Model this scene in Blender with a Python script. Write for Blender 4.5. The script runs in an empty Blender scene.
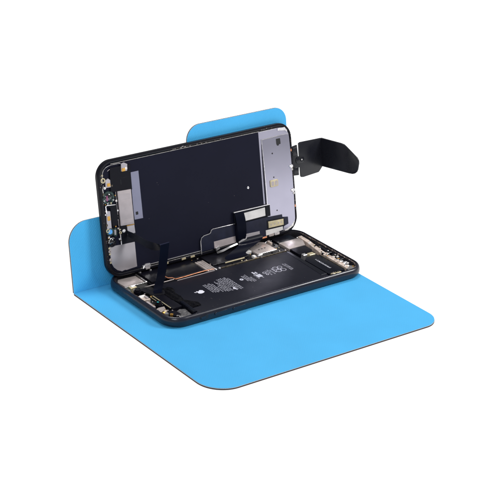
import bpy, bmesh, math, random
from mathutils import Vector, Matrix
rnd = random.Random(7)
S = 0.001                      # everything below is written in millimetres
sc = bpy.context.scene
col = sc.collection

# ------------------------------------------------------------------ materials
def mat(name, base, rough=0.5, metal=0.0, bump=0.0, bscale=600.0, var=0.0, vscale=90.0, rvar=0.0,
        spec=0.5, coat=0.0, emis=0.0, ecol=(1, 1, 1), detail=4.0):
    m = bpy.data.materials.new(name); m.use_nodes = True
    nt = m.node_tree; nt.nodes.clear()
    out = nt.nodes.new('ShaderNodeOutputMaterial')
    b = nt.nodes.new('ShaderNodeBsdfPrincipled')
    nt.links.new(b.outputs['BSDF'], out.inputs['Surface'])
    b.inputs['Base Color'].default_value = (*base, 1)
    b.inputs['Roughness'].default_value = rough
    b.inputs['Metallic'].default_value = metal
    b.inputs['Specular IOR Level'].default_value = spec
    b.inputs['Coat Weight'].default_value = coat
    if emis > 0:
        b.inputs['Emission Color'].default_value = (*ecol, 1)
        b.inputs['Emission Strength'].default_value = emis
    tc = nt.nodes.new('ShaderNodeTexCoord')
    def noise(scale):
        n = nt.nodes.new('ShaderNodeTexNoise'); n.inputs['Scale'].default_value = scale
        n.inputs['Detail'].default_value = detail
        nt.links.new(tc.outputs['Object'], n.inputs['Vector']); return n
    if var > 0:
        n = noise(vscale); r = nt.nodes.new('ShaderNodeMapRange')
        r.inputs['From Min'].default_value = 0.3; r.inputs['From Max'].default_value = 0.7
        r.inputs['To Min'].default_value = 1 - var; r.inputs['To Max'].default_value = 1 + var
        nt.links.new(n.outputs['Fac'], r.inputs['Value'])
        mx = nt.nodes.new('ShaderNodeVectorMath'); mx.operation = 'SCALE'
        mx.inputs[0].default_value = base
        nt.links.new(r.outputs['Result'], mx.inputs['Scale'])
        nt.links.new(mx.outputs['Vector'], b.inputs['Base Color'])
    if rvar > 0:
        n = noise(vscale * 1.7); r = nt.nodes.new('ShaderNodeMapRange')
        r.inputs['From Min'].default_value = 0.3; r.inputs['From Max'].default_value = 0.7
        r.inputs['To Min'].default_value = max(0.02, rough - rvar); r.inputs['To Max'].default_value = rough + rvar
        nt.links.new(n.outputs['Fac'], r.inputs['Value'])
        nt.links.new(r.outputs['Result'], b.inputs['Roughness'])
    if bump > 0:
        n = noise(bscale); bp = nt.nodes.new('ShaderNodeBump')
        bp.inputs['Strength'].default_value = bump; bp.inputs['Distance'].default_value = 0.0002
        nt.links.new(n.outputs['Fac'], bp.inputs['Height'])
        nt.links.new(bp.outputs['Normal'], b.inputs['Normal'])
    return m

def leather(name, base, strength):
    """blue grained leatherette: diagonal fine grain over a soft mottle"""
    m = bpy.data.materials.new(name); m.use_nodes = True
    nt = m.node_tree; b = nt.nodes['Principled BSDF']
    b.inputs['Roughness'].default_value = 0.55
    b.inputs['Specular IOR Level'].default_value = 0.35
    tc = nt.nodes.new('ShaderNodeTexCoord')
    def wave(ang, scale, dist):
        mp = nt.nodes.new('ShaderNodeMapping'); mp.inputs['Rotation'].default_value = (0, 0, ang)
        nt.links.new(tc.outputs['Object'], mp.inputs['Vector'])
        wv = nt.nodes.new('ShaderNodeTexWave'); wv.inputs['Scale'].default_value = scale
        wv.inputs['Distortion'].default_value = dist; wv.inputs['Detail'].default_value = 2
        wv.inputs['Detail Scale'].default_value = 1.5
        nt.links.new(mp.outputs['Vector'], wv.inputs['Vector']); return wv
    w1 = wave(0.75, 235, 3.5); w2 = wave(0.6, 410, 8.0)
    mu = nt.nodes.new('ShaderNodeMath'); mu.operation = 'ADD'
    nt.links.new(w1.outputs['Fac'], mu.inputs[0]); nt.links.new(w2.outputs['Fac'], mu.inputs[1])
    n = nt.nodes.new('ShaderNodeTexNoise'); n.inputs['Scale'].default_value = 900; n.inputs['Detail'].default_value = 3
    nt.links.new(tc.outputs['Object'], n.inputs['Vector'])
    a = nt.nodes.new('ShaderNodeMath'); a.operation = 'ADD'
    nt.links.new(mu.outputs[0], a.inputs[0]); nt.links.new(n.outputs['Fac'], a.inputs[1])
    bp = nt.nodes.new('ShaderNodeBump'); bp.inputs['Strength'].default_value = strength
    bp.inputs['Distance'].default_value = 0.0004
    nt.links.new(a.outputs[0], bp.inputs['Height']); nt.links.new(bp.outputs['Normal'], b.inputs['Normal'])
    n2 = nt.nodes.new('ShaderNodeTexNoise'); n2.inputs['Scale'].default_value = 28; n2.inputs['Detail'].default_value = 5
    nt.links.new(tc.outputs['Object'], n2.inputs['Vector'])
    r = nt.nodes.new('ShaderNodeMapRange'); r.inputs['From Min'].default_value = 0.3; r.inputs['From Max'].default_value = 0.7
    r.inputs['To Min'].default_value = 0.96; r.inputs['To Max'].default_value = 1.04
    nt.links.new(n2.outputs['Fac'], r.inputs['Value'])
    s = nt.nodes.new('ShaderNodeVectorMath'); s.operation = 'SCALE'; s.inputs[0].default_value = base
    nt.links.new(r.outputs['Result'], s.inputs['Scale']); nt.links.new(s.outputs['Vector'], b.inputs['Base Color'])
    return m

M = dict(
    blue=leather('blue_leatherette', (0.066, 0.400, 0.735), 0.05),
    blue_up=leather('blue_leatherette_upright', (0.060, 0.425, 0.80), 0.20),
    edge=mat('mat_edge_core', (0.62, 0.58, 0.54), 0.8),
    backing=mat('mat_backing', (0.035, 0.028, 0.032), 0.75, bump=0.3),
    floor=mat('white_glow_surface', (0.40, 0.40, 0.40), 0.9, emis=0.82, spec=0.0),  # added glow keeps the floor pure white and washes out shadows
    body=mat('housing_metal', (0.007, 0.008, 0.018), 0.30, metal=0.0, var=0.12, rvar=0.05, spec=0.45, coat=0.08),
    ledge=mat('inner_ledge', (0.014, 0.013, 0.018), 0.6, spec=0.25, bump=0.8, bscale=900, var=0.5, vscale=700),
    cavity=mat('cavity_black', (0.007, 0.007, 0.009), 0.6),
    board=mat('board_black', (0.007, 0.007, 0.011), 0.4, spec=0.2, bump=0.3, bscale=500, var=0.3, vscale=300),
    batt=mat('battery_wrap', (0.008, 0.0085, 0.015), 0.48, bump=0.05, bscale=60, rvar=0.05, vscale=50, spec=0.13, detail=2),
    ink=mat('battery_ink', (0.52, 0.52, 0.60), 0.6, var=0.25, vscale=900),
    inkb=mat('battery_ink_bright', (0.68, 0.68, 0.76), 0.6),
    rim=mat('rubber_rim', (0.0045, 0.0045, 0.0085), 0.26, spec=0.22, bump=0.15, bscale=400),
    sheet=mat('backlight_sheet', (0.0085, 0.009, 0.020), 0.34, bump=0.06, bscale=40, var=0.08, vscale=40, spec=0.09),
    lav=mat('lavender_steel', (0.43, 0.42, 0.52), 0.24, metal=0.85, var=0.04, vscale=60),
    lav2=mat('lavender_strip', (0.24, 0.24, 0.33), 0.5, metal=0.25, var=0.05),
    light=mat('pale_plate', (0.47, 0.44, 0.47), 0.36, metal=0.55, var=0.12, vscale=60, bump=0.05),
    steel=mat('steel', (0.66, 0.64, 0.63), 0.24, metal=0.95, var=0.25, vscale=350, rvar=0.12, bump=0.5, bscale=420),
    warm=mat('warm_plate', (0.50, 0.44, 0.42), 0.38, metal=0.5, var=0.14, vscale=150, rvar=0.1, bump=0.15),
    beige=mat('beige_plate', (0.42, 0.37, 0.38), 0.5, metal=0.25, var=0.1, vscale=160, bump=0.15, bscale=200),
    bright=mat('bright_edge', (0.86, 0.84, 0.86), 0.2, metal=0.85, var=0.15, vscale=400, bump=0.3, bscale=500),
    gold=mat('gold_contact', (0.75, 0.42, 0.10), 0.35, metal=0.8, var=0.2, vscale=400),
    goldp=mat('pale_gold', (0.60, 0.52, 0.34), 0.4, metal=0.5, var=0.15, vscale=300),
    copper=mat('copper_trace', (0.80, 0.34, 0.18), 0.45, metal=0.5, var=0.35, vscale=260),
    cream=mat('cream_flex', (0.60, 0.50, 0.44), 0.5, metal=0.2, var=0.3, vscale=330, bump=0.5, bscale=260),
    white=mat('white_pad', (0.70, 0.68, 0.67), 0.45, var=0.12, vscale=160, bump=0.35, bscale=140),
    navy=mat('navy_flex', (0.012, 0.014, 0.032), 0.32, spec=0.22, bump=0.35, bscale=160, var=0.25, vscale=160),
    flex=mat('black_flex', (0.005, 0.006, 0.011), 0.3, spec=0.15, bump=0.1, bscale=100),
    stripflex=mat('blue_black_strip', (0.003, 0.004, 0.011), 0.34, spec=0.08),
    tape=mat('crumpled_tape', (0.008, 0.008, 0.011), 0.22, spec=0.4, bump=0.4, bscale=220),
    black=mat('black_plastic', (0.005, 0.005, 0.009), 0.34, spec=0.16, bump=0.15),
    clip=mat('clip_plastic', (0.008, 0.0085, 0.013), 0.27, spec=0.42, bump=0.10, bscale=38, rvar=0.09, vscale=50, detail=2),
    dim=mat('dim_gold', (0.10, 0.080, 0.055), 0.5, metal=0.4, var=0.6, vscale=500),
    lens=mat('lens_glass', (0.006, 0.006, 0.010), 0.06, spec=0.9, coat=1.0),
    lring=mat('lens_ring', (0.030, 0.052, 0.050), 0.25, metal=0.4, var=0.7, vscale=700),
    magenta=mat('lens_glint_magenta', (0.22, 0.01, 0.12), 0.15, coat=1.0),
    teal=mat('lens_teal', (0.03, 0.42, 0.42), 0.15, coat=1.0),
    cyan=mat('lens_blue', (0.02, 0.30, 0.75), 0.2, coat=1.0),
    glue=mat('adhesive_flake', (0.13, 0.085, 0.06), 0.6, var=0.5, vscale=600),
    gluel=mat('adhesive_flake_light', (0.50, 0.44, 0.42), 0.5, var=0.4, vscale=600),
)

# ------------------------------------------------------------------ mesh helpers
def empty(name, loc=(0, 0, 0), rot=(0, 0, 0), parent=None):
    o = bpy.data.objects.new(name, None); col.objects.link(o)
    o.location = Vector(loc) * S; o.rotation_euler = rot; o.empty_display_size = 0.01
    if parent: o.parent = parent
    return o

def obj(name, bm, m, parent=None, label=None, smooth=35, loc=None, rot=None):
    bmesh.ops.scale(bm, vec=(S, S, S), verts=bm.verts)
    me = bpy.data.meshes.new(name); bm.normal_update(); bm.to_mesh(me); bm.free()
    mats = m if isinstance(m, (list, tuple)) else [m]
    for x in mats: me.materials.append(M[x])
    if smooth:
        me.polygons.foreach_set('use_smooth', [True] * len(me.polygons))
        me.set_sharp_from_angle(angle=math.radians(smooth))
    o = bpy.data.objects.new(name, me); col.objects.link(o)
    if parent: o.parent = parent
    if loc is not None: o.location = Vector(loc) * S
    if rot is not None: o.rotation_euler = rot
    if label: o['label'] = label
    return o

def prism(pts, z0, z1, bev=0.0, bm=None, mi=0, seg=1):
    """extruded polygon, optional bevel on its top rim"""
    bm = bm or bmesh.new()
    a = sum(pts[i][0] * pts[(i + 1) % len(pts)][1] - pts[(i + 1) % len(pts)][0] * pts[i][1] for i in range(len(pts)))
    if a < 0: pts = pts[::-1]
    lo = [bm.verts.new((x, y, z0)) for x, y in pts]
    hi = [bm.verts.new((x, y, z1)) for x, y in pts]
    fs = [bm.faces.new(hi), bm.faces.new(lo[::-1])]
    n = len(pts)
    for i in range(n):
        fs.append(bm.faces.new((lo[i], lo[(i + 1) % n], hi[(i + 1) % n], hi[i])))
    for f in fs: f.material_index = mi
    if bev > 0:
        hs = set(hi)
        es = [e for e in fs[0].edges]
        bmesh.ops.bevel(bm, geom=es, offset=bev, segments=seg, affect='EDGES', profile=0.5)
    return bm

def rect(x0, x1, y0, y1): return [(x0, y0), (x1, y0), (x1, y1), (x0, y1)]
def rrect(x0, x1, y0, y1, R, n=6):
    R4 = R if isinstance(R, (list, tuple)) else (R,) * 4        # order: ++ , -+ , -- , +-
    out = []
    for (cx, sx), (cy, sy), a0, r in (((x1, -1), (y1, -1), 0, R4[0]), ((x0, 1), (y1, -1), 90, R4[1]),
                                      ((x0, 1), (y0, 1), 180, R4[2]), ((x1, -1), (y0, 1), 270, R4[3])):
        for k in range(n + 1):
            a = math.radians(a0 + 90 * k / n)
            out.append((cx + sx * r + r * math.cos(a), cy + sy * r + r * math.sin(a)))
            if r == 0: break
    return out
def box(x0, x1, y0, y1, z0, z1, bev=0.0, bm=None, mi=0): return prism(rect(x0, x1, y0, y1), z0, z1, bev, bm, mi)
def circ(x, y, r, n=24): return [(x + r * math.cos(2 * math.pi * k / n), y + r * math.sin(2 * math.pi * k / n)) for k in range(n)]
def rotp(pts, a, c):
    ca, sa = math.cos(a), math.sin(a)
    return [(c[0] + (x - c[0]) * ca - (y - c[1]) * sa, c[1] + (x - c[0]) * sa + (y - c[1]) * ca) for x, y in pts]

def loft(loops, cap0=True, cap1=True, bm=None, mi=0, mis=None):
    bm = bm or bmesh.new()
    L = [[bm.verts.new(p) for p in lp] for lp in loops]
    n = len(L[0])
    for k in range(len(L) - 1):
        for i in range(n):
            f = bm.faces.new((L[k][i], L[k][(i + 1) % n], L[k + 1][(i + 1) % n], L[k + 1][i]))
            f.material_index = mis[k] if mis else mi
    if cap0: bm.faces.new(L[0][::-1]).material_index = mi if not mis else mis[0]
    if cap1: bm.faces.new(L[-1]).material_index = mi if not mis else mis[-1]
    return bm

def ring(x, y, r0, r1, z0, z1, n=28, bm=None, mi=0):
    f = lambda r, z: [(x + r * math.cos(2 * math.pi * k / n), y + r * math.sin(2 * math.pi * k / n), z) for k in range(n)]
    b = (r1 - r0) * 0.25
    return loft([f(r1, z0), f(r1, z1 - b), f(r1 - b, z1), f(r0 + b, z1), f(r0, z1 - b), f(r0, z0)], False, False, bm, mi)

def tube(path, r, n=8, bm=None, mi=0, closed=False, flat=1.0):
    """round wire along a 3-D path"""
    bm = bm or bmesh.new()
    P = [Vector(p) for p in path]; L = []
    up = Vector((0, 0, 1))
    for i, p in enumerate(P):
        t = (P[min(i + 1, len(P) - 1)] - P[max(i - 1, 0)]).normalized()
        s = t.cross(up)
        if s.length < 1e-4: s = t.cross(Vector((0, 1, 0)))
        s.normalize(); u = s.cross(t)
        L.append([bm.verts.new(p + s * r * math.cos(2 * math.pi * k / n) + u * r * flat * math.sin(2 * math.pi * k / n)) for k in range(n)])
    for k in range(len(L) - 1):
        for i in range(n):
            bm.faces.new((L[k][i], L[k][(i + 1) % n], L[k + 1][(i + 1) % n], L[k + 1][i])).material_index = mi
    bm.faces.new(L[0][::-1]); bm.faces.new(L[-1])
    return bm

def crom(P, sub=6):
    """Catmull-Rom through 3-D points"""
    P = [Vector(p) for p in P]; out = []
    for i in range(len(P) - 1):
        p0, p1, p2, p3 = P[max(i - 1, 0)], P[i], P[i + 1], P[min(i + 2, len(P) - 1)]
        for k in range(sub):
            t = k / sub
            out.append(0.5 * ((2 * p1) + (p2 - p0) * t + (2 * p0 - 5 * p1 + 4 * p2 - p3) * t * t + (3 * p1 - p0 - 3 * p2 + p3) * t ** 3))
    out.append(P[-1]); return out

def strip(A, B, th=0.15, sub=6):
    """thin ribbon between two edge curves"""
    a, b = crom(A, sub), crom(B, sub); bm = bmesh.new(); L = []
    for i in range(len(a)):
        t = (a[min(i + 1, len(a) - 1)] - a[max(i - 1, 0)]); w = b[i] - a[i]
        nrm = t.cross(w).normalized() * th
        L.append([bm.verts.new(v) for v in (a[i], b[i], b[i] + nrm, a[i] + nrm)])
    for k in range(len(L) - 1):
        for i in range(4):
            bm.faces.new((L[k][i], L[k][(i + 1) % 4], L[k + 1][(i + 1) % 4], L[k + 1][i]))
    bm.faces.new(L[0][::-1]); bm.faces.new(L[-1])
    bmesh.ops.recalc_face_normals(bm, faces=bm.faces)
    return bm

def screw(parent, x, y, z, r=0.9, h=0.45, m='bright', label=None):
    f = lambda rr, zz, n=16: [(x + rr * math.cos(2 * math.pi * k / n), y + rr * math.sin(2 * math.pi * k / n), zz) for k in range(n)]
    bm = loft([f(r, z), f(r, z + h * .7), f(r * .82, z + h), f(r * .42, z + h), f(r * .36, z + h * .4)])
    return obj('screw', bm, m, parent, label)

def flakes(n, where, z, smin, smax, m_idx=(0, 1), h=0.12, bm=None, sx=1.0):
    bm = bm or bmesh.new()
    for _ in range(n):
        x, y = where(); s = rnd.uniform(smin, smax); a = rnd.uniform(0, 6.28); k = rnd.choice((4, 5, 6))
        pts = [(x + sx * s * rnd.uniform(.4, 1) * math.cos(a + 6.283 * i / k), y + s * rnd.uniform(.25, .8) * math.sin(a + 6.283 * i / k)) for i in range(k)]
        prism(pts, z - .05, z + rnd.uniform(.25, 1) * h, bm=bm, mi=rnd.choice(m_idx))
    return bm

# ------------------------------------------------------------------ setting
FZ = -1.45
fl = obj('floor', prism(rect(-7000, 7000, -7000, 7000), FZ - 20, FZ), 'floor', smooth=0)
fl['kind'] = 'structure'

# ------------------------------------------------------------------ blue folding mat
X0, X1, Y0, Y1 = -96.6, 73.0, -112.6, 37.4
matr = empty('folding_mat', ((X0 + X1) / 2, (Y0 + Y1) / 2, FZ))
matr['label'] = 'bright blue leatherette folding mat with stepped upright back behind the opened phone'
matr['category'] = 'work mat'
ox, oy = (X0 + X1) / 2, (Y0 + Y1) / 2
def mat_layers(name, outl, parent, z, upm, loc=None, rot=None, lab=None):
    """blue face (named part) with its pale core and dark backing as sub-parts"""
    top = obj(name, prism(outl, z - .32, z, 0.12), upm, parent, lab, loc=loc, rot=rot)
    def grow(p, e):
        cx = sum(q[0] for q in p) / len(p); cy = sum(q[1] for q in p) / len(p)
        return [(x + e * (1 if x > cx else -1), y + e * (1 if y > cy else -1)) for x, y in p]
    obj('core_layer', prism(grow(outl, .03), z - .52, z - .325), 'edge', top)
    obj('backing', prism(grow(outl, .08), z - 1.35, z - .525, 0.0), 'backing', top)
    return top
base_o = rrect(X0 - ox, X1 - ox, Y0 - oy, Y1 - oy, (0, 0, 15, 15), 20)
# the front left corner is a little rounder than the right
base_o = rrect(X0 - ox, X1 - ox, Y0 - oy, Y1 - oy, (0, 0, 17, 12.5), 20)
mat_layers('base_sheet', base_o, matr, -FZ, 'blue')
TH2 = 0.1628
T0 = -5.9
panel = [(X0 - ox, 0.1), (X1 - ox, 0.1)]
panel += [(X1 - ox - 9 + 9 * math.cos(a), 88.9 - 9 + 9 * math.sin(a)) for a in [math.radians(t) for t in range(0, 91, 6)]]
panel += [(T0 - ox + 10.5 + 10.5 * math.cos(a), 88.9 - 10.5 + 10.5 * math.sin(a)) for a in [math.radians(t) for t in range(90, 181, 6)]]
panel += [(T0 - ox - 4 + 4 * math.cos(a), 44.2 + 4 + 4 * math.sin(a)) for a in [math.radians(t) for t in range(0, -91, -10)]]
panel += [(X0 - ox + 13 + 13 * math.cos(a), 44.2 - 13 + 13 * math.sin(a)) for a in [math.radians(t) for t in range(90, 181, 6)]]
panel = [q for i, q in enumerate(panel) if i == 0 or (abs(q[0] - panel[i - 1][0]) + abs(q[1] - panel[i - 1][1])) > 1e-4]
pn = mat_layers('back_panel', panel, matr, 0.0, 'blue_up', loc=(0, Y1 - oy, -FZ), rot=(math.pi / 2 - TH2, 0, 0))
obj('fold_crease', tube([(X0 - ox, Y1 - oy + .1, -FZ - .45), (X1 - ox, Y1 - oy + .1, -FZ - .45)], 0.55, 10), 'blue', matr)

# ------------------------------------------------------------------ the phone
phone = empty('smartphone', (0, 0, 0))
phone['label'] = 'opened black smartphone with its screen propped upright above exposed battery and circuit board'
phone['category'] = 'smartphone'
HX, HY, RC = 75.45, 37.85, 12.0
def hl(o, z): return [(x, y, z) for x, y in rrect(-HX + o, HX - o, -HY + o, HY - o, max(RC - o, 1), 14)]
prof = [(4.0, 0.05), (2.2, 0.1), (1.2, .45), (0.45, 1.2), (0.1, 2.2), (0, 3.2), (0.06, 4.2), (0.3, 5.2), (0.7, 5.95), (1.15, 6.4), (1.6, 6.62),
        (1.95, 6.66), (2.1, 6.58), (2.16, 6.0), (3.2, 5.9), (3.3, 5.75), (3.38, 2.2)]
mis = [0] * 13 + [1, 1, 1]
hb = loft([hl(o, z) for o, z in prof], True, False, mis=mis)
vs = [v for v in hb.verts][-len(hl(0, 0)):]
hb.faces.new(vs).material_index = 2
house = obj('housing', hb, ['body', 'ledge', 'cavity'], phone, 'dark navy metal housing lying flat on the blue mat')

# side switch and buttons on the long front side
sb = bmesh.new()
def side_pill(x0, x1, z0, z1, y, d, bm=None):
    pts = rrect(x0, x1, z0, z1, (z1 - z0) / 2 * .98, 6)
    b = prism(pts, 0, d, d * .4, bm)
    return b
def side_obj(name, x0, x1, zc, hw, d, m, yb=-HY - .02):
    b = side_pill(x0, x1, -hw, hw, 0, d)
    return obj(name, b, m, house, loc=(0, yb, zc), rot=(math.pi / 2, 0, 0))
side_obj('mute_switch_slot', -54.6, -48.4, 3.6, 1.15, 0.14, 'cavity')
side_obj('mute_switch', -53.9, -50.3, 3.6, 0.8, 0.45, 'body')
for x in (-43.8, -30.4): side_obj('volume_button', x, x + 9.6, 3.6, 1.0, 0.42, 'body')

# adhesive residue on the ledge
def ledge_pt():
    while True:
        side = rnd.random()
        if side < .62: return (HX - rnd.uniform(1.9, 3.4), rnd.uniform(-27, 30))
        if side < .74: return (-HX + rnd.uniform(2.1, 3.3), rnd.uniform(-24, 30))
        if side < .86: return (rnd.uniform(-60, 62), -HY + rnd.uniform(2.2, 3.2))
        a = rnd.uniform(0, math.pi / 2); r = RC - rnd.uniform(2.2, 3.4)
        return (HX - RC + r * math.cos(a), -HY + RC - r * math.sin(a))
res = obj('adhesive_residue', flakes(420, ledge_pt, 5.93, .18, .55, (0, 0, 0, 1)), ['glue', 'gluel'], house)
res['kind'] = 'stuff'

# battery
bp_ = rrect(-54.6, 47.6, -33.9, 10.4, 1.6, 5)
bat = obj('battery', prism(bp_, 2.25, 4.9, 0.55, seg=3), 'batt', phone, 'black battery pack with pale printed text and logo')
ZB = 4.925
def quad(bm, pts, z, mi=0): bm.faces.new([bm.verts.new((x, y, z)) for x, y in pts]).material_index = mi
def glyphs(bm, x, y0, y1, h=.98, w=.55, z=ZB):
    """one row of tiny print running along the depth of the phone, worn to unreadable strokes"""
    y = min(y0, y1); top = max(y0, y1)
    while y < top - .4:
        wl = min(rnd.uniform(1.2, 3.2), top - y)
        e = y + wl
        while y < e - .2:
            g = rnd.uniform(.55, 1) * w
            hh = h * rnd.choice((1, 1, .8, .62))
            t = rnd.randrange(4)
            if t == 0: quad(bm, rect(x - h / 2, x - h / 2 + hh, y, y + g * .45), z)
            elif t == 1:
                quad(bm, rect(x - h / 2, x - h / 2 + hh, y, y + g * .32), z); quad(bm, rect(x - h / 2, x - h / 2 + .26, y + g * .34, y + g * .8), z)
            elif t == 2:
                quad(bm, rect(x - h / 2, x - h / 2 + .24, y, y + g * .8), z); quad(bm, rect(x + h / 2 - .3, x + h / 2 - .05, y, y + g * .8), z)
            else: quad(bm, rect(x - h / 4, x + h / 4, y, y + g * .75), z)
            y += g + .04
        y += .42
pb = bmesh.new()
for i, (a, b) in enumerate(((-3, -14.8), (-3, -15.6), (-3.2, -16.2), (-3, -15.2), (-4.6, -17.2))): glyphs(pb, -28.4 + i * 1.42, a, b)
for i, (a, b) in enumerate(((-8.6, -17.5), (-2.6, -18.5), (-4.2, -18.2), (-1.2, -18.8), (-.6, -14.4), (.2, -19.5), (-1.2, -18.6), (-.8, -19.8), (-2.8, -19.4))):
    glyphs(pb, -21.0 + i * 1.45, a, b)
for i, (a, b) in enumerate(((-4.4, -12.8), (-5.2, -14.4), (-4.2, -15.6), (-8.6, -15.2))): glyphs(pb, -.4 + i * 1.45, a, b)
for i, (a, b) in enumerate(((-7.2, -13.6), (-4.4, -9.2), (-8.2, -14))): glyphs(pb, 7.6 + i * 1.5, a, b)
for i, (a, b) in enumerate(((-6, -13.4), (-5.4, -10), (-6.8, -13))): glyphs(pb, 17.6 + i * 1.4, a, b)
for i, (a, b) in enumerate(((-3.6, -13.8), (-4.4, -13))): glyphs(pb, 33.0 + i * 1.5, a, b)
obj('printed_text', pb, 'ink', bat, smooth=0)
sy = bmesh.new()
prism([(-15.8 + .2, -17.2), (-13.3, -14.6), (-13.3, -19.4)], ZB - .02, ZB + .012, bm=sy)         # warning triangle
ring(-3.0, -8.9, .0, 1.7, ZB - .02, ZB + .012, 20, sy); 
for x in (8.8, 10.6): box(x - .55, x + .55, -7.0, -3.6 - (x > 9) * .8, ZB - .02, ZB + .012, bm=sy)
box(8.1, 11.6, -12.0, -8.2, ZB - .02, ZB + .012, bm=sy)
ring(15.2, -8.4, .8, 1.4, ZB - .02, ZB + .012, 20, sy); ring(15.6, -11.2, .5, 1.1, ZB - .02, ZB + .012, 20, sy)
for (x, y, r) in ((25.2, -6.4, 1.9), (28.6, -6.6, 1.8), (25.0, -10.6, 1.9), (28.6, -10.8, 1.9), (26.9, -8.6, 1.2)):
    ring(x, y, r - .5, r, ZB - .02, ZB + .012, 20, sy)
box(22.2, 22.8, -11.5, -5.8, ZB - .02, ZB + .012, bm=sy)
obj('printed_symbols', sy, 'ink', bat, smooth=0)
# apple-shaped mark, its top towards -X
def mark_pts():
    o = [(0, .60), (.16, .68), (.36, .73), (.56, .68), (.70, .56)]
    o += [(.70 - .30 + .34 * math.cos(t) + .32, .22 + .34 * math.sin(t)) for t in [math.radians(a) for a in (110, 140, 170, 200, 230, 255)]]
    o += [(.76, -.22), (.66, -.50), (.48, -.76), (.30, -.90), (.14, -.86), (0, -.80), (-.14, -.86), (-.30, -.90), (-.48, -.78), (-.68, -.48),
          (-.80, -.10), (-.80, .25), (-.66, .55), (-.44, .71), (-.22, .70)]
    return o
lg = bmesh.new()
def mk(pts): return [(-35.2 - y * 2.9, -10.0 + x * 2.9) for x, y in pts]
prism(mk(mark_pts()), ZB - .02, ZB + .012, bm=lg)
prism(mk([(.02, .78), (.05, 1.02), (.2, 1.22), (.42, 1.3), (.40, 1.08), (.24, .88)]), ZB - .02, ZB + .012, bm=lg)
obj('printed_logo', lg, 'inkb', bat, smooth=0)
# pull tab edge and seam strips round the pack
obj('wrap_seam', box(-50, 45.5, -34.7, -34.25, 2.3, 5.0, .1), 'black', bat)
obj('side_tab', prism([(44.0, -30), (48.4, -30), (48.4, 9), (46.6, 10.2)], 4.0, 5.02, .08), 'flex', bat)

# logic board along the back
lb = obj('logic_board', prism([(-53.5, 11.2), (50.5, 11.2), (50.5, 34.4), (-53.5, 34.4)], 2.25, 3.6, .1), 'board', phone)
obj('black_cover', prism([(-52.5, 17.2), (-41.8, 17.2), (-41.0, 15.0), (-14.8, 14.6), (-14.4, 33), (-52.5, 33)], 3.62, 4.9, .15), 'black', lb)
obj('shield_can', box(-5.5, 22.5, 18.6, 33.4, 3.62, 4.7, .2), 'board', lb)
cp = [(-42.2, 22.3, 5.0), (-41.4, 20.0, 5.0), (-41.0, 17.0, 5.0), (-38.6, 15.8, 5.0), (-37.8, 13.1, 5.0), (-30, 13.1, 5.0), (-22, 13.5, 5.0), (-15.2, 13.7, 5.0), (-8.8, 13.0, 4.9)]
obj('copper_trace', tube(cp, .3, 6), 'copper', lb)
obj('steel_strip', box(-60.4, -38.5, 13.6, 13.95, 4.5, 4.95, .08), 'warm', phone)
obj('steel_strip', box(-37.5, -9.0, 11.5, 11.8, 4.2, 4.7, .08), 'beige', phone)
# striped steel bracket near the middle
br = bmesh.new()
for k in range(4): prism([(-13.6 + k * 1.7, 12.6), (-12.5 + k * 1.7, 12.6), (-12.5 + k * 1.7, 27.5), (-13.6 + k * 1.7, 27.5)], 3.62, 5.0 + .12 * (k % 2), .08, br)
prism(rect(-13.8, -7.2, 13.2, 26.8), 3.61, 4.85, .05, br)
obj('steel_bracket', br, 'warm', lb)
screw(lb, -7.6, 12.6, 4.2, .9, .7); screw(lb, -4.4, 12.9, 4.2, .85, .7)
obj('gold_rail', box(3.0, 18.2, 16.9, 17.4, 4.4, 5.05, .08), 'goldp', lb)
obj('gold_rail', box(-3.0, 28.2, 13.0, 13.4, 3.62, 4.5, .08), 'dim', lb)
obj('gold_rail', box(29.4, 49.0, 12.4, 12.9, 3.62, 4.6, .08), 'dim', lb)
sim = obj('sim_tray', prism([(28.6, 16.6), (43.6, 16.6), (43.6, 29.4), (41.4, 31.8), (28.6, 31.8)], 3.62, 5.05, .18, seg=2), 'warm', lb)
for x, y in ((33.2, 21.8), (35.7, 22.0), (38.2, 22.2)): obj('contact_slot', box(x - .65, x + .65, y - .5, y + .5, 5.0, 5.075), 'cavity', sim)
for x, y in ((31.0, 28.4), (33.4, 28.6), (35.8, 28.8), (38.2, 29.0)): obj('contact_slot', box(x - .45, x + .45, y - .3, y + .3, 5.0, 5.075), 'cavity', sim)
obj('sim_tray_rim', box(28.9, 43.2, 15.9, 16.5, 3.62, 5.2, .08), 'steel', sim)
obj('connector', box(23.0, 27.6, 22.2, 27.2, 3.62, 5.4, .2), 'white', lb)
obj('connector', box(23.8, 26.0, 14.4, 17.0, 3.62, 5.2, .2), 'white', lb)
obj('connector', box(27.2, 30.2, 13.9, 15.3, 3.62, 5.5, .15), 'bright', lb)
obj('connector', box(45.6, 47.0, 25.6, 29.4, 3.62, 5.5, .15), 'cream', lb)
obj('connector', box(18.6, 21.8, 25.4, 27.4, 4.7, 5.4, .15), 'gold', lb)
def clutter(n, x0, x1, y0, y1, z, parent, smax=.9):
    for _ in range(n):
        w, l, h = rnd.uniform(.3, smax), rnd.uniform(.35, smax * 1.3), rnd.uniform(.2, .7)
        x, y = rnd.uniform(x0, x1), rnd.uniform(y0, y1)
        obj('capacitor', box(x - w / 2, x + w / 2, y - l / 2, y + l / 2, z, z + h, .06), rnd.choice(('steel', 'goldp', 'beige', 'board', 'black', 'warm', 'gold')), parent)
clutter(20, 1, 50, 13.6, 16.0, 3.6, lb)
clutter(14, 43.8, 50, 16, 33, 3.6, lb)
clutter(16, -52, 22, 33.4, 34.4, 3.6, lb)
clutter(12, -7, 27, 18, 33, 4.0, lb)
# back edge connectors and screws seen under the screen
screw(phone, -51.6, 33.2, 5.0, 1.1, .6, 'bright'); screw(phone, -44.0, 32.6, 5.0, .9, .5, 'steel')

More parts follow.
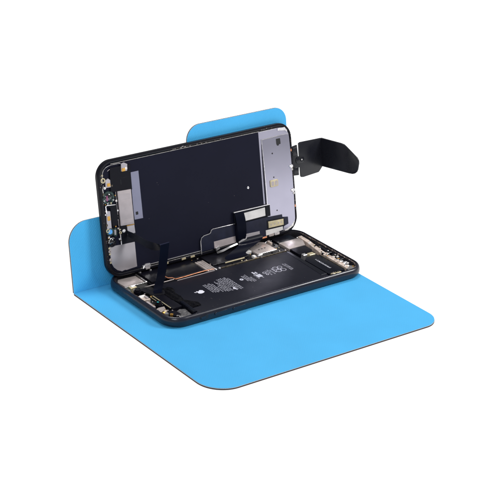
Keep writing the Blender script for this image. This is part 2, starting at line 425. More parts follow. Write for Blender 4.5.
# right end of the housing: shield plate, bracket, loudspeaker, flex strip
obj('shield_plate', prism([(51.0, 12.6), (64.2, 12.6), (67.4, 19.0), (67.0, 23.8), (51.0, 23.8)], 2.25, 5.0, .2, seg=2), 'warm', phone, 'polished pale steel shield plate beside the battery')
obj('black_bracket', prism([(51.4, 2.6), (61.6, 1.6), (63.6, 4.8), (63.6, 12.2), (51.4, 12.2)], 2.25, 4.95, .25, seg=2), 'black', phone)
sp = obj('loudspeaker', prism([(49.2, -31.4), (61.9, -31.4), (62.2, -6.4), (60.6, -3.2), (52.6, -3.2), (49.2, -6.4)], 2.25, 5.0, .3, seg=2), 'flex', phone, 'black rectangular loudspeaker module with one line of white print')
tb = bmesh.new(); glyphs(tb, 55.7, -24.8, -9.0, 1.15, .5, 5.02); glyphs(tb, 55.2, -24.4, -12.0, .7, .5, 5.03)
obj('printed_text', tb, 'inkb', sp, smooth=0)
obj('speaker_lip', box(62.3, 62.7, -30, -4.2, 4.4, 5.1, .08), 'dim', sp)
cf = obj('flex_strip', prism([(63.6, -31.2), (67.0, -30.6), (67.6, -2), (70.6, 17), (71.0, 25.4), (67.9, 25.4), (67.6, 18), (64.4, -2)], 2.25, 5.25, .25, seg=2), 'cream', phone, 'cream coloured flex strip running along the end of the housing')
screw(cf, 66.2, -27.6, 5.2, 1.1, .4); screw(cf, 65.6, -9.0, 5.2, .7, .3, 'steel')
for x, y in ((67.6, -20.6), (68.8, -23.2), (67.8, -26.0), (66.9, -17.6)): obj('solder_tab', prism(rotp(rect(x - 1.2, x + 1.2, y - .8, y + .8), rnd.uniform(-.5, .5), (x, y)), 4.6, 5.5, .15), rnd.choice(('bright', 'cream')), cf)
for i in range(18):
    y = rnd.uniform(-30, 20); x = 66.0 + max(0, y + 2) * .15 + rnd.uniform(-1.7, 1.7); q = rnd.uniform(.3, .8)
    obj('solder_lump', prism(rotp(rrect(x - q, x + q, y - q * .7, y + q * .7, q * .3, 2), rnd.uniform(0, 3), (x, y)), 4.8, 5.35 + rnd.uniform(0, .45), .12), 'cream', cf)
for i in range(26):
    y = rnd.uniform(-31, 20); x = 66.3 + max(0, y + 2) * .15 + rnd.uniform(-1.9, 3.2); q = rnd.uniform(.35, .85)
    obj('solder_tab', prism(rotp(rect(x - q, x + q, y - q * .8, y + q * .8), rnd.uniform(-.5, .5), (x, y)), 4.9, 5.5 + rnd.uniform(0, .5), .1), rnd.choice(('bright', 'steel', 'black', 'black', 'gold', 'white', 'dim')), cf)
clutter(14, 67.5, 71.5, -32, 10, 4.9, cf, 1.0)
obj('port_module', prism([(68.6, -6.5), (71.6, -6.5), (71.9, 8.5), (70.3, 8.5)], 2.25, 5.4, .3), 'black', phone)
obj('port_module', prism([(68.4, -18.5), (71.6, -18.5), (71.6, -9.0), (68.6, -9.0)], 2.25, 5.3, .3), 'black', phone)
obj('corner_block', prism([(63.0, -34.0), (66.5, -34.0), (69.5, -31.6), (69.0, -28.4), (63.2, -31.5)], 2.25, 5.3, .25), 'steel', phone)
gm = obj('gold_connector', box(50.2, 57.6, -33.6, -31.6, 2.25, 5.3, .2), 'goldp', phone)
clutter(8, 50, 58, -33.8, -31.9, 5.2, gm, .8)
obj('connector', box(56.3, 60.8, -2.6, .9, 2.25, 5.2, .2), 'goldp', phone); obj('connector', box(52.2, 55.0, -1.4, 1.4, 2.25, 5.5, .2), 'bright', phone)
clutter(16, 51, 72, 24, 33, 3.6, phone, 1.4)
obj('rear_block', prism([(51.5, 25.0), (66.5, 25.0), (66.5, 33.5), (51.5, 33.5)], 2.25, 4.3, .2), 'board', phone)

# left end of the housing: camera plate, modules, taptic engine
obj('camera_plate', prism([(-70.6, 20.4), (-56.6, 20.4), (-56.6, 30.4), (-69.0, 31.0), (-71.2, 28.0)], 2.25, 5.0, .2, seg=2), 'warm', phone, 'pale square steel plate over the rear camera')
obj('angle_frame', prism([(-56.0, 19.2), (-55.2, 19.2), (-55.2, 31.0), (-54.8, 31.8), (-56.0, 31.8)], 2.25, 5.4, .08), 'steel', phone)
obj('angle_frame', prism([(-71.4, 18.9), (-55.2, 18.9), (-55.2, 19.6), (-71.4, 19.6)], 2.25, 5.15, .08), 'steel', phone)
def camera(x, y, r, z, centre):
    b = obj('camera_module', loft([[(x + q * math.cos(6.2832 * k / 28), y + q * math.sin(6.2832 * k / 28), zz) for k in range(28)]
             for q, zz in ((r * 1.25, 2.25), (r * 1.25, z - 1.0), (r, z - .9), (r, z), (r * .78, z), (r * .7, z - .3))]), 'black', phone)
    obj('lens', prism(circ(x, y, r * .69), z - .5, z - .28, .1), 'lens', b)
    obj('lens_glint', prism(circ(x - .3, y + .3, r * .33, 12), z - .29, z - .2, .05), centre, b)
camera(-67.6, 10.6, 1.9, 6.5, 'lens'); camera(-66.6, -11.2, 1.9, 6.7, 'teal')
obj('gold_connector', box(-69.6, -65.0, 15.2, 18.4, 2.25, 5.7, .25), 'goldp', phone)
obj('contact_pad', box(-68.2, -65.6, 16.0, 17.8, 5.6, 5.95, .1), 'bright', phone)
obj('green_board', box(-71.6, -69.9, 14.0, 19.0, 2.25, 4.9, .1), 'lring', phone)
wb = obj('white_connector', prism([(-72.0, -2.4), (-66.6, -2.4), (-66.6, 4.4), (-72.0, 4.4)], 2.25, 5.2, .3), 'cream', phone, 'cream white connector block near the front left corner')
obj('white_face', prism([(-71.6, 1.0), (-67.4, 1.0), (-67.4, 4.0), (-70.9, 4.0)], 5.15, 5.5, .12), 'white', wb)
obj('latch', box(-68.9, -67.5, -1.6, 1.4, 5.1, 6.0, .15), 'beige', wb); obj('latch_slot', box(-67.4, -66.7, -1.6, 1.2, 5.1, 5.8, .1), 'cavity', wb)
te = obj('taptic_engine', prism([(-62.6, -20.5), (-55.6, -20.5), (-55.6, 1.4), (-62.6, 1.4)], 2.25, 5.0, .3, seg=2), 'black', phone)
obj('gold_rail', box(-63.3, -62.75, -19.0, .6, 4.7, 5.1, .08), 'goldp', te)
obj('inner_rail', box(-63.35, -62.7, -19.0, .6, 2.25, 4.68, .05), 'black', te)
obj('gold_rail', box(-65.0, -64.7, -6.5, .6, 4.5, 4.9, .08), 'goldp', phone)
obj('steel_plate', prism([(-64.5, -31.5), (-56.6, -33.0), (-55.6, -24.0), (-59.0, -22.5), (-63.5, -24.5)], 2.25, 4.5, .2), 'steel', phone)
obj('steel_plate', prism([(-71.0, -20), (-66.0, -18), (-64.8, -14.8), (-69.0, -14.5), (-71.6, -15.5)], 2.25, 4.7, .2), 'warm', phone)
obj('steel_plate', prism([(-71.6, -12.5), (-69.5, -12.5), (-69.5, -4.0), (-71.6, -4.0)], 2.25, 4.9, .15), 'beige', phone)
obj('corner_block', prism([(-68.8, -26.5), (-65.0, -30.5), (-61.8, -29.2), (-62.5, -23.0), (-66.6, -20.8)], 2.25, 4.95, .3), 'black', phone)
for x, y, m_ in ((-70.2, -22.4, 'gold'), (-69.4, -24.6, 'bright'), (-68.4, -21.4, 'cream'), (-67.6, -27.0, 'gold'), (-65.4, -30.6, 'steel')):
    obj('solder_tab', prism(rotp(rect(x - .9, x + .9, y - .6, y + .6), rnd.uniform(-.8, .8), (x, y)), 3.2, 5.5, .15), m_, phone)
clutter(26, -72, -63.5, -24, 18, 4.3, phone, 1.0)
obj('pull_tab', prism([(-55.3, -32.4), (-53.0, -32.6), (-52.2, -16.4), (-54.6, -16.2)], 4.6, 6.1, .3, seg=2), 'flex', phone, 'stiff black battery pull tab')
# crumpled black tape over the battery's left end
tp = bmesh.new(); nx, ny = 12, 30; G = []
for i in range(nx + 1):
    row = []
    for j in range(ny + 1):
        t = j / ny; s = i / nx
        y = 5.0 - 31 * t
        xl = -57.6 + 4.6 * t + .7 * math.sin(9 * t); xr = -50.0 + 3.6 * t + 1.8 * math.sin(7 * t + 1) + .8 * math.sin(17 * t)
        x = xl + (xr - xl) * s
        z = 5.12 + .22 * math.sin(x * 1.9 + y * .9) * math.sin(y * .8) + .3 * abs(math.sin(y * .9 + x * .7)) * s + .25 * math.sin(s * math.pi)
        row.append(tp.verts.new((x, y, z)))
    G.append(row)
for i in range(nx):
    for j in range(ny): tp.faces.new((G[i][j], G[i + 1][j], G[i + 1][j + 1], G[i][j + 1]))
r_ = bmesh.ops.solidify(tp, geom=tp.faces[:], thickness=.12)
obj('crumpled_tape', tp, 'tape', phone, 'crumpled glossy black tape at the left end of the battery', smooth=60)

# ------------------------------------------------------------------ the screen, propped up (local: x right, y up the panel, z towards the viewer)
TH = 0.1951
XD, YD, ZD = -1.6, 31.4, 6.5
DW, DH = 149.0 / 2, 74.3
def dl(o, z, R=10.6): return [(x, y, z) for x, y in rrect(-DW + o, DW - o, o, DH - o, R - o, 14)]
inner = lambda z, e=0: [(x, y, z) for x, y in rrect(-71.7 + e, 73.3 - e, 1.9 + e, 72.1 - e, (8.2, 8.6, 8.6, 7.6), 14)]
db = loft([dl(.9, -3.2), dl(.35, -3.05), dl(.1, -2.6), dl(.3, -2.0), dl(.02, -1.8), dl(0, -.45), dl(.15, -.12), dl(.45, 0), inner(0, -.25), inner(-.12, -.05), inner(-1.1)], True, True)
disp = obj('display', db, 'rim', phone, 'screen assembly standing upright and leaning back, seen from its inner side', loc=(XD, YD, ZD), rot=(math.pi / 2 - TH, 0, 0))
def D(name, bm, m, label=None, smooth=35, parent=None): return obj(name, bm, m, parent or disp, label, smooth)

D('backlight_sheet', prism(rrect(-71.3, 49.0, 2.4, 71.6, (0, 8, 8, 0), 8), -1.2, -.82, .06), 'sheet', 'matt dark navy backing sheet of the screen')
D('steel_plate', prism(rrect(48.6, 73.1, 2.1, 71.2, (7.2, 0, 0, 6.8), 8), -1.2, -.72, .06), 'lav', 'lavender grey steel plate at the right end of the screen')
def bow(o):
    for v in o.data.vertices: v.co.z += 1.0 * S * (1 - ((v.co.y / S - 34) / 33) ** 2)
    return o
def gridplate(pts, z0, z1, bev):
    bm = prism(pts, z0, z1, bev)
    for k in range(1, 16):
        bmesh.ops.bisect_plane(bm, geom=bm.verts[:] + bm.edges[:] + bm.faces[:], plane_co=(0, 2.3 + 63.3 * k / 16, 0), plane_no=(0, 1, 0))
    return bm
upl = D('steel_cover', gridplate(rrect(50.6, 72.7, 2.3, 65.6, (1.2, .3, .3, 6.2), 8), -.72, -.48, .12), 'lav', 'thin raised cover on the lavender steel plate')
D('cover_edge_highlight', gridplate([(50.3, 2.6), (50.65, 2.6), (50.65, 65.5), (72.3, 66.0), (72.3, 66.35), (50.3, 65.9)], -.72, -.40, 0), 'bright', parent=upl)  # bright strip added for the light the cover's bevel catches
D('window_hole', prism(rrect(61.9, 65.4, 60.4, 64.3, .4, 3), -.50, -.44), 'cavity', parent=upl)
D('window_hole', prism(rrect(62.3, 63.9, 59.7, 60.5, .2, 3), -.50, -.44), 'cavity', parent=upl)
for x, y, r in ((57.9, 55.4, .55), (58.2, 17.0, .5), (57.4, 39.6, .5)): D('pin_hole', prism(circ(x, y, r, 14), -.50, -.44), 'cavity', parent=upl)
gc = D('gold_contact', prism(rrect(53.9, 60.3, 33.4, 38.0, .7, 4), -.5, .12, .15), 'goldp', parent=upl)
D('contact_rim', prism(rrect(54.7, 56.9, 34.2, 37.1, .5, 4), .1, .2, .05), 'beige', parent=gc)
D('contact_rim', prism(rrect(57.6, 59.7, 34.2, 37.1, .5, 4), .1, .2, .05), 'beige', parent=gc)
for q in upl.children:
    bow(q)
    for q2 in q.children: bow(q2)
bow(upl)
screw(disp, 37.0, 36.4, -.84, .85, .35)

for v in (44.3, 28.1): 
    screw(disp, 72.3, v, .2, 1.25, .8); screw(disp, 72.7, v - 2.2, .2, .8, .6, 'steel')
    D('screw_boss', prism(circ(72.2, v - .6, 1.7, 16), -.7, .25, .1), 'dim')
    D('edge_latch', prism(rotp(rect(70.6, 72.4, v - .9, v + .9), .4, (71.3, v)), -.6, .75, .15), 'bright')
for u, v in ((73.4, 54.8), (73.4, 17.0)): D('edge_spring', box(u - .35, u + .35, v - .8, v + .8, -.6, .2, .1), 'copper')
D('corner_bracket', prism([(64.0, 69.4), (69.8, 68.8), (71.2, 67.2), (71.6, 68.6), (69.6, 70.9), (64.0, 71.0)], -.7, -.1, .1), 'bright')
D('corner_bracket', prism([(63.5, 1.2), (66.5, 2.0), (71.0, 3.8), (72.4, 6.6), (71.4, 6.8), (70.0, 4.6), (66, 3.1), (63.5, 2.6)], -.7, -.1, .1), 'steel')
# thin bright sill along the top, bottom and left of the recess
D('edge_sill', box(-64, 49.0, 71.25, 71.6, -1.0, -.35, .08), 'steel')
D('edge_sill', box(49.4, 63.0, 70.9, 71.25, -1.0, -.35, .08), 'bright')
D('edge_sill', box(-48.5, -3.8, 2.75, 3.1, -1.0, -.15, .08), 'bright')
D('edge_sill', box(-50.0, -4.4, 1.6, 1.95, -.6, .12, .06), 'steel')
for u in (-44.8, -31.0, -17.7, -10.8): D('edge_latch', prism(rotp(rect(u - 1.6, u + 1.6, .2, 1.4), .06, (u, .8)), -.4, .3, .15), 'bright' if u < -40 else 'goldp')
D('edge_latch', prism([(-48.5, 1.2), (-42.5, 1.4), (-43.0, 3.8), (-46.0, 4.0), (-47.6, 3.0)], -.9, .3, .2), 'bright')
for u in (52.0, 56.6): D('edge_latch', prism(rrect(u - 2.0, u + 2.2, .6, 2.7, .6, 3), -.6, .5, .15), 'bright' if u > 53 else 'warm')
# glue shreds along the top edge of the screen
def top_pt(): 
    c = rnd.choice((-16, -12, -7, -3, 3, 20, 55)); return (c + rnd.gauss(0, 3.2), rnd.uniform(72.1, 72.9))
gl = D('adhesive_residue', flakes(60, top_pt, -.12, .10, .32, (0, 1, 1), .14, sx=4.5), ['glue', 'gluel']); gl['kind'] = 'stuff'
def rim_pt():
    if rnd.random() < .5: return (73.9 + rnd.uniform(-.2, .25), rnd.uniform(8, 66))
    return (-72.3 + rnd.uniform(-.8, .6), rnd.uniform(8, 66))
gl = D('adhesive_residue', flakes(60, rim_pt, .02, .12, .4, (0, 0, 1), .1), ['glue', 'gluel']); gl['kind'] = 'stuff'

def dust(n, x0, x1, y0, y1, z, parent):
    o = obj('dust', flakes(n, lambda: (rnd.uniform(x0, x1), rnd.uniform(y0, y1)), z, .05, .17, (0,), .05), ['gluel'], parent); o['kind'] = 'stuff'
dust(9, -45, 47, 6, 70, -.8, disp); dust(22, -50, 45, -33, 9, 4.92, bat)
# --- sensor and earpiece cluster at the left
D('sensor_bracket', prism([(-66.0, 54.0), (-51.9, 52.6), (-50.6, 53.0), (-50.4, 68.9), (-65.0, 69.2), (-65.4, 64)], -.85, .1, .15), 'black')
D('bracket_seam', box(-58.2, -51.6, 61.4, 61.65, .08, .14), 'board'); D('bracket_seam', box(-58.3, -58.05, 57.4, 60.6, .08, .14), 'cavity')
D('earpiece_mount', prism([(-62.4, 19.8), (-51.6, 19.8), (-50.8, 33), (-51.4, 54), (-62.4, 54)], -.85, -.2, .1), 'black')
es = D('earpiece_speaker', prism([(-61.5, 31.9), (-51.9, 31.3), (-51.9, 53.4), (-61.5, 53.8)], -.2, .75, .2, seg=2), 'beige', 'beige grey rectangular earpiece speaker')
D('speaker_panel', prism([(-60.6, 48.0), (-53.0, 47.8), (-53.0, 51.4), (-60.6, 51.8)], .72, .80, .05), 'beige', parent=es)
D('speaker_panel', prism([(-60.4, 33.0), (-53.0, 32.6), (-53.0, 35.0), (-60.4, 35.4)], .72, .79, .05), 'beige', parent=es)
D('gold_edge', box(-57.4, -51.9, 30.95, 31.25, -.2, .8, .05), 'gold', parent=es)
D('earpiece_connector', prism([(-57.0, 25.0), (-51.6, 25.4), (-51.8, 30.6), (-57.0, 30.8)], -.2, .6, .2), 'light')
D('connector_foot', box(-56.2, -51.8, 23.8, 24.8, -.5, .4, .1), 'light')
D('lavender_strip', prism([(-50.9, 33.4), (-44.4, 33.2), (-44.5, 63.5), (-51.3, 63.5), (-51.3, 60.6), (-50.5, 60.0)], -.85, -.55, .08), 'lav2', 'narrow lavender metal strip beside the earpiece')
D('strip_hole', prism(rrect(-49.4, -47.6, 36.2, 38.2, .3, 3), -.6, -.52), 'cavity')
# light cable round the top left corner
D('antenna_wire', tube(crom([(-70.9, 60.4, -.2), (-70.8, 65.4, -.2), (-69.0, 69.0, -.2), (-65.2, 70.6, -.2), (-59.0, 70.8, -.2), (-56.8, 70.4, -.2)]), .22, 6), 'steel')
D('antenna_wire', tube(crom([(-66.8, 67.4, -.3), (-64.5, 68.5, -.2), (-61.4, 68.8, -.2), (-59.6, 68.6, -.2)]), .18, 6), 'beige')
D('connector_pad', prism([(-57.4, 65.6), (-53.2, 65.2), (-52.6, 69.4), (-55.0, 70.8), (-57.0, 70.4)], .05, .55, .12), 'light')
D('connector_pad', box(-57.0, -54.6, 65.4, 67.4, .5, .9, .12), 'gold'); D('connector_pad', box(-54.6, -53.0, 66.2, 67.8, .5, .8, .1), 'bright')
D('washer', ring(-70.6, 62.2, .9, 1.7, -.8, .2, 20), 'goldp')
D('connector_pad', prism([(-69.2, 57.4), (-65.6, 57.2), (-65.6, 61.8), (-67.0, 63.0), (-69.0, 62.0)], -.8, .2, .15), 'light')
D('connector_pad', box(-68.2, -66.0, 58.0, 60.0, .15, .5, .12), 'gold')
screw(disp, -69.9, 57.4, -.6, .95, .8)
# big front camera
fc = D('front_camera', ring(-68.0, 50.9, 2.6, 4.3, -.9, .5, 36), 'lring', 'round glossy front camera lens with greenish ring')
D('lens', loft([[(-68.0 + q * math.cos(6.2832 * k / 28), 50.9 + q * math.sin(6.2832 * k / 28), z) for k in range(28)] for q, z in ((2.7, -.5), (2.65, .1), (2.2, .45), (1.2, .62), (.3, .68))]), 'lens', parent=fc)
D('lens_glint', prism([(-70.0, 49.4), (-69.0, 49.0), (-68.6, 50.6), (-68.9, 52.6), (-69.8, 52.4)], .25, .66, .1), 'magenta', parent=fc)  # magenta highlight put into the colour of a small chip on the lens
D('lens_glint', ring(-66.9, 50.7, .55, 1.05, .3, .72, 18), 'lring', parent=fc)
for a in (200, 250, 290, 330): D('solder_dot', prism(circ(-68.0 + 3.6 * math.cos(math.radians(a)), 50.9 + 3.6 * math.sin(math.radians(a)), .55, 8), .3, .62, .1), 'goldp' if a == 290 else 'light', parent=fc)
# module below
sm = D('sensor_module', prism([(-67.6, 32.6), (-63.2, 33.0), (-63.2, 45.2), (-65.0, 46.2), (-70.2, 46.4), (-67.6, 44.6)], -.9, .6, .2), 'black')
D('steel_hook', tube([(-70.6, 41.6, .3), (-70.8, 46.2, .4), (-69.8, 46.6, .6), (-64.0, 46.0, .7)], .3, 6), 'bright', parent=sm)
D('steel_strip', prism([(-71.2, 31.4), (-68.0, 31.0), (-67.8, 42.6), (-70.6, 43.0)], -.9, .3, .15), 'light', parent=sm)
D('gold_dot', box(-70.3, -68.5, 36.9, 39.6, .28, .6, .1), 'gold', parent=sm)
D('hook_bend', ring(-70.8, 30.6, .7, 1.3, -.6, .4, 14), 'goldp', parent=sm)
# blue and black lenses
bl = D('proximity_sensor', ring(-69.2, 29.6, 1.6, 2.6, -.9, .3, 24), 'lring', 'tiny sensor lens glinting bright blue')
D('lens', prism(circ(-69.2, 29.6, 1.65, 20), -.6, .25, .25), 'cyan', parent=bl)
D('light_guide', prism(rrect(-67.0, -64.4, 25.9, 31.4, 1.2, 6), -.9, .2, .2, seg=2), 'lring')
D('light_guide', prism(rrect(-66.4, -65.2, 27.0, 30.4, .5, 4), .18, .3, .05), 'light')
il = D('infrared_camera', ring(-68.6, 22.9, 2.0, 3.0, -.9, .4, 28), 'black', 'round black lens below the blue sensor')
D('lens', loft([[(-68.6 + q * math.cos(6.2832 * k / 24), 22.9 + q * math.sin(6.2832 * k / 24), z) for k in range(24)] for q, z in ((2.0, -.5), (1.95, .0), (1.4, .35), (.3, .5))]), 'lens', parent=il)
arc = [(-68.6 + 2.7 * math.cos(math.radians(a)), 22.9 + 2.7 * math.sin(math.radians(a)), .5) for a in range(60, 181, 15)]
D('lens_rim', tube(arc, .25, 6), 'steel', parent=il)
screw(disp, -59.4, 28.2, -.4, 1.15, .7); D('solder_tab', ring(-62.0, 27.6, .4, .9, -.5, .3, 12), 'goldp'); D('solder_tab', box(-62.8, -61.6, 29.2, 30.0, -.5, .2, .1), 'goldp')
D('steel_stem', box(-62.35, -61.75, 19.9, 26.4, -.8, .1, .1), 'bright')
D('pale_plate', prism([(-70.8, 20.4), (-64.0, 20.0), (-52.3, 19.6), (-52.3, 3.6), (-60.2, 3.1), (-61.2, 3.6), (-63.4, 3.0), (-66.6, 4.4), (-69.0, 6.8), (-70.4, 10.0)], -.85, -.3, .12, seg=2), 'light', 'pale grey square plate at the lower left corner of the screen')
for v in (17.4, 12.0): screw(disp, -70.9, v, -.5, 1.0, .8, 'warm'); 
for v in (15.6, 10.2, 19.4): D('solder_tab', box(-71.6, -70.4, v - .5, v + .5, -.8, .1, .1), 'goldp')

for i in range(34):
    u0 = rnd.choice((-71.2, -70.6, -64.6, -63.0, -62.6)) + rnd.uniform(-.3, .3); v0 = rnd.uniform(22, 66); q = rnd.uniform(.22, .6)
    D('solder_tab', prism(rotp(rect(u0 - q, u0 + q, v0 - q * 1.2, v0 + q), rnd.uniform(-.4, .4), (u0, v0)), -.8, rnd.uniform(-.3, .45), .08), rnd.choice(('bright', 'steel', 'goldp', 'black', 'cream', 'dim', 'gold')))
D('steel_hook', tube(crom([(-71.3, 54.5, 0), (-71.5, 57.0, .1), (-70.8, 59.4, .1)]), .2, 6), 'steel')
D('bracket_frame', tube([(-62.6, 54.0, -.1), (-62.6, 32.0, -.1), (-62.2, 20.4, -.1)], .16, 6), 'beige')
# --- flex cluster at the lower right
sh = D('flex_shield', prism([(-3.6, 2.2), (-3.4, 9.2), (-2.7, 11.0), (-.8, 12.1), (3.6, 12.5), (4.6, 13.0), (5.2, 14.4), (6.4, 15.0), (23.6, 14.9), (23.6, 2.2)], -.85, -.1, .1), 'navy', 'dark shield with a bright stepped edge')
D('bright_edge', tube([(-3.8, .8, .0), (-3.8, 5.0, .05), (-3.7, 9.2, .05), (-2.9, 11.2, .05), (-.9, 12.3, .05), (3.4, 12.7, .05), (4.4, 13.2, .05), (5.0, 14.6, .05), (6.2, 15.25, .05), (14, 15.2, .05), (23.5, 15.1, .05)], .27, 8), 'bright', parent=sh)
D('grey_pad', prism([(6.4, 2.2), (23.6, 2.6), (23.4, 6.9), (6.4, 6.8)], -.1, .12, .06), 'beige')
D('flex_body', prism([(30.8, 2.4), (30.8, 14.4), (50.0, 14.5), (51.0, 14.0), (61.9, 13.6), (61.9, 11.6), (66.6, 11.0), (66.6, 6.2), (62.6, 5.4), (61.8, 2.2), (47.5, 2.2), (47.2, 1.0), (43.0, 1.0), (43.0, 2.4)], -.5, .45, .12), 'navy', 'wrinkled dark navy flex cable')
fr = D('flex_frame', prism([(23.4, 14.7), (52.2, 14.7), (52.2, 22.3), (23.4, 22.6)], -.5, .9, .1), 'flex', 'black folded flex frame round a white pad')
D('frame_edge', prism([(23.2, 22.55), (52.3, 22.2), (52.3, 22.65), (23.2, 23.0)], -.3, 1.15, .06), 'bright', parent=fr)
D('white_pad', prism([(30.9, 15.5), (48.0, 15.6), (48.0, 21.2), (30.9, 20.9)], .88, 1.05, .06), 'white', 'white adhesive pad inside the black frame', parent=fr)
D('pad_rim', prism([(48.4, 14.9), (52.0, 14.9), (52.0, 22.0), (48.4, 22.0)], .88, 1.2, .1), 'flex', parent=fr)
cb = strip([(23.5, 22.5, 1.0), (23.8, 17, 1.9), (24.0, 11, 2.2), (24.3, 6, 1.8), (24.8, 2.6, 1.2)], [(30.6, 22.3, 1.1), (30.6, 17, 2.6), (30.5, 11, 3.0), (30.3, 6, 2.3), (29.8, 3.2, 1.4)], .18)
D('folded_ribbon', cb, 'stripflex', 'glossy curved ribbon folded down beside the white pad')
D('gold_contact', prism([(49.9, 6.7), (62.3, 6.4), (62.4, 10.5), (49.9, 11.1)], .4, 1.0, .15), 'goldp', 'pale gold connector framed in black')
D('contact_rim', prism([(48.9, 5.9), (63.2, 5.5), (63.3, 11.4), (48.9, 12.0)], .3, .6, .08), 'flex')
for u in (52.0, 55.0, 58.0, 60.4): D('contact_dot', prism(circ(u, 8.7, .55, 10), .95, 1.06, .03), 'beige')
D('white_pad', prism([(27.2, 2.6), (42.6, 2.8), (42.6, 6.2), (27.0, 6.8)], .4, .62, .06), 'light')
D('white_pad', prism([(47.6, 2.0), (61.6, 3.0), (61.6, 5.4), (47.6, 5.6)], .4, .6, .06), 'white')
D('copper_tab', box(44.0, 48.0, .6, 1.6, .1, .8, .1), 'copper')
D('bright_lip', prism([(24.4, 2.0), (30.8, 3.6), (31.4, 5.2), (29.6, 5.0), (24.4, 3.0)], 1.6, 1.9, .08), 'bright')

# ------------------------------------------------------------------ ribbons bridging screen and housing
def W(u, v, d):
    s, c = math.sin(TH), math.cos(TH)
    return (XD + u, YD + v * s - d * c, ZD + v * c + d * s)
A = [W(-57.5, 28.0, .3), (-57.0, 30, 33.6), (-55.0, 22, 32.4), (-53.4, 14, 32.9), (-52.9, 8.6, 33.6)]
B = [W(-57.0, 24.2, .3), (-56.0, 30, 28.4), (-52.9, 22, 26.0), (-50.0, 14, 27.2), (-46.9, 7.9, 34.0)]
obj('ribbon_cable', strip(A, B, .14), 'flex', phone, 'thin shiny ribbon arching out from the screen')
A = [(-52.9, 8.3, 33.5), (-53.3, 8.4, 29), (-54.2, 8.4, 20), (-55.6, 8.0, 12), (-58.9, 6.4, 6.0), (-61.5, 2.0, 5.4)]
B = [(-46.8, 7.9, 34.0), (-47.1, 8.2, 29), (-47.9, 8.2, 20), (-49.4, 7.6, 13), (-52.8, 5.2, 6.4), (-56.5, 0.5, 5.5)]
obj('ribbon_cable', strip(A, B, .3), 'stripflex', phone, 'upright dark blue strip dropping from the fold into the housing')
obj('ribbon_fold', tube([(-53.0, 8.5, 33.55), (-46.8, 8.0, 34.05)], .42, 10), 'navy', phone)
obj('ribbon_foot', prism([(-64.5, 6.2), (-60.5, 7.6), (-52.5, 3.0), (-56, -1.8), (-62.6, -.2)], 4.6, 5.5, .2), 'tape', phone)
obj('ribbon_foot', prism([(-65.5, 12.4), (-60, 13.0), (-59.6, 6.2), (-64.4, 6.0)], 3.0, 5.1, .2), 'board', phone)
# broad black flex under the shield, curving into the housing
def brid(u0, u1, x0, x1, y, z, m, lab, d=.6, out=6):
    A = [W(u0, 4.2, d), W(u0, 1.6, d + 1.5), (XD + (u0 * .7 + x0 * .3), YD - out, ZD + 2.2), (x0, y + 3, z + .9), (x0, y, z)]
    B = [W(u1, 4.2, d), W(u1, 1.6, d + 1.5), (XD + (u1 * .7 + x1 * .3), YD - out, ZD + 2.2), (x1, y + 3, z + .9), (x1, y, z)]
    return obj('ribbon_cable', strip(A, B, .2), m, phone, lab)
brid(24.5, 43.5, 6, 22.8, 18.6, 5.2, 'stripflex', 'wide black ribbon joining the screen to the circuit board')
A = [W(6.6, .3, 1.9), W(11, .9, 2.3), W(16, 1.9, 2.5), W(23.0, 2.6, 2.0)]
B = [W(7.2, -1.0, 1.8), W(11.4, -.4, 2.6), W(16.4, .9, 2.9), W(23.2, 1.9, 2.4)]
obj('ribbon_cable', strip(A, B, .2), 'bright', phone, 'silvery twisted ribbon end below the grey pad')
obj('ribbon_latch', prism(rotp(rect(-1.7, 1.7, -1.1, 1.1), .2, (0, 0)), -.4, .5, .2), 'bright', phone, loc=W(8.2, 2.2, 1.0), rot=(math.pi / 2 - TH, 0, .2))

# ------------------------------------------------------------------ black folded clip holding the right edge of the screen
ck = empty('holding_clip', W(88, 37, -2.2))
ck['label'] = 'black folded plastic clip sticking out from the right edge of the raised screen'
ck['category'] = 'clip'
o0 = Vector(W(88, 37, -2.2))
def place(o, org, ax, ay):
    ax = Vector(ax).normalized(); ay = Vector(ay); az = ax.cross(ay).normalized(); ay = az.cross(ax)
    m = Matrix((ax, ay, az)).transposed().to_4x4(); o.matrix_local = Matrix.Translation((Vector(org) - o0) * S) @ m
s_, c_ = math.sin(TH), math.cos(TH)
p1 = [(71.0, 38.0), (75.8, 36.8), (79.7, 36.4), (79.7, 41.8), (81.1, 41.8), (81.1, 35.6), (81.6, 34.7), (83.3, 34.4), (96.2, 35.3), (97.2, 36.0), (99.95, 38.8), (100.2, 57.9),
      (82.6, 58.2), (81.2, 57.6), (81.1, 48.9), (79.7, 48.9), (79.7, 56.9), (75.8, 56.4), (71.0, 55.0)]
cl1 = obj('grip_plate', prism(p1, -2.6, -1.5, .2, seg=2), 'clip', ck)
place(cl1, (XD, YD, ZD), (1, 0, 0), (0, s_, c_))
obj('rivet', ring(82.4, 46.6, .5, 1.3, -1.3, -.75, 20), 'flex', cl1)
for a_, b_ in ((50.2, 55.6), (38.0, 42.2)):
    obj('hinge_lug', prism(rrect(75.0, 79.2, a_, b_, .9, 4), -1.6, -.7, .35, seg=2), 'clip', cl1)
obj('hinge_bridge', prism(rrect(77.6, 84.6, 44.2, 49.0, 2.0, 6), -1.6, -1.05, .4, seg=2), 'clip', cl1)
obj('rivet_core', prism(circ(82.4, 46.6, .6, 14), -1.3, -.9, .05), 'steel', cl1)
bb = math.radians(71)
C0 = Vector(W(100.2, 57.9, -1.5)); C1 = Vector(W(99.95, 38.8, -1.5))
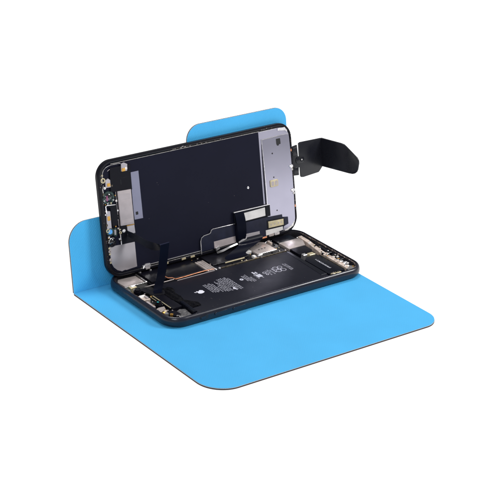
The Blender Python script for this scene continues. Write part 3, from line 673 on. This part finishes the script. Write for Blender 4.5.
p2 = [(-.3, 0), (15.6, 0), (17.8, .3), (19.6, 1.2), (29.0, 7.0), (30.2, 8.6), (30.6, 10.4), (30.4, 14.6), (29.9, 16.4), (28.6, 17.9), (26.8, 18.7), (24.4, 18.9), (-.3, 19.2)]
cl2 = obj('finger_tab', prism([(x, -y) for x, y in p2], -.9, 0, .2, seg=2), 'clip', ck)
place(cl2, C0, (math.cos(bb), -math.sin(bb), 0), -(C1 - C0).normalized())

# ------------------------------------------------------------------ camera
cam = bpy.data.cameras.new('camera'); co = bpy.data.objects.new('camera', cam); col.objects.link(co)
r = Vector((0.80650399, -0.59007737, 0.03687841)); u = Vector((0.2138099, 0.34924762, 0.91231103)); b = Vector((-0.55121379, -0.72789752, 0.40783398))
co.matrix_world = Matrix.Translation(Vector((-573.0888, -769.2404, 449.7957)) * S) @ Matrix((r, u, b)).transposed().to_4x4()
cam.sensor_width = 36; cam.lens = 1677.487 / 500 * 36; cam.clip_start = 0.02; cam.clip_end = 60
sc.camera = co

# ------------------------------------------------------------------ light: a white photo studio
w = bpy.data.worlds.new('World'); sc.world = w; w.use_nodes = True
w.node_tree.nodes['Background'].inputs[0].default_value = (1, 1, 1, 1)
w.node_tree.nodes['Background'].inputs[1].default_value = 0.26
def softbox(name, loc, target, size, power, colr=(1, 1, 1)):
    l = bpy.data.lights.new(name, 'AREA'); l.shape = 'RECTANGLE'; l.size, l.size_y = size; l.energy = power; l.color = colr
    o = bpy.data.objects.new(name, l); col.objects.link(o); o.location = loc
    o.rotation_euler = (Vector(target) - Vector(loc)).to_track_quat('-Z', 'Y').to_euler()
softbox('softbox_key', (0.85, -0.55, 0.85), (0, 0, 0.02), (0.35, 0.35), 12)
softbox('softbox_front', (-0.75, -0.7, 0.8), (0, 0, 0.02), (0.45, 0.35), 4.5)
softbox('softbox_top', (0.0, 0.35, 1.3), (0, 0, 0), (0.6, 0.4), 9)
sc.view_settings.view_transform = 'Standard'; sc.view_settings.look = 'None'; sc.view_settings.exposure = 0; sc.view_settings.gamma = 1
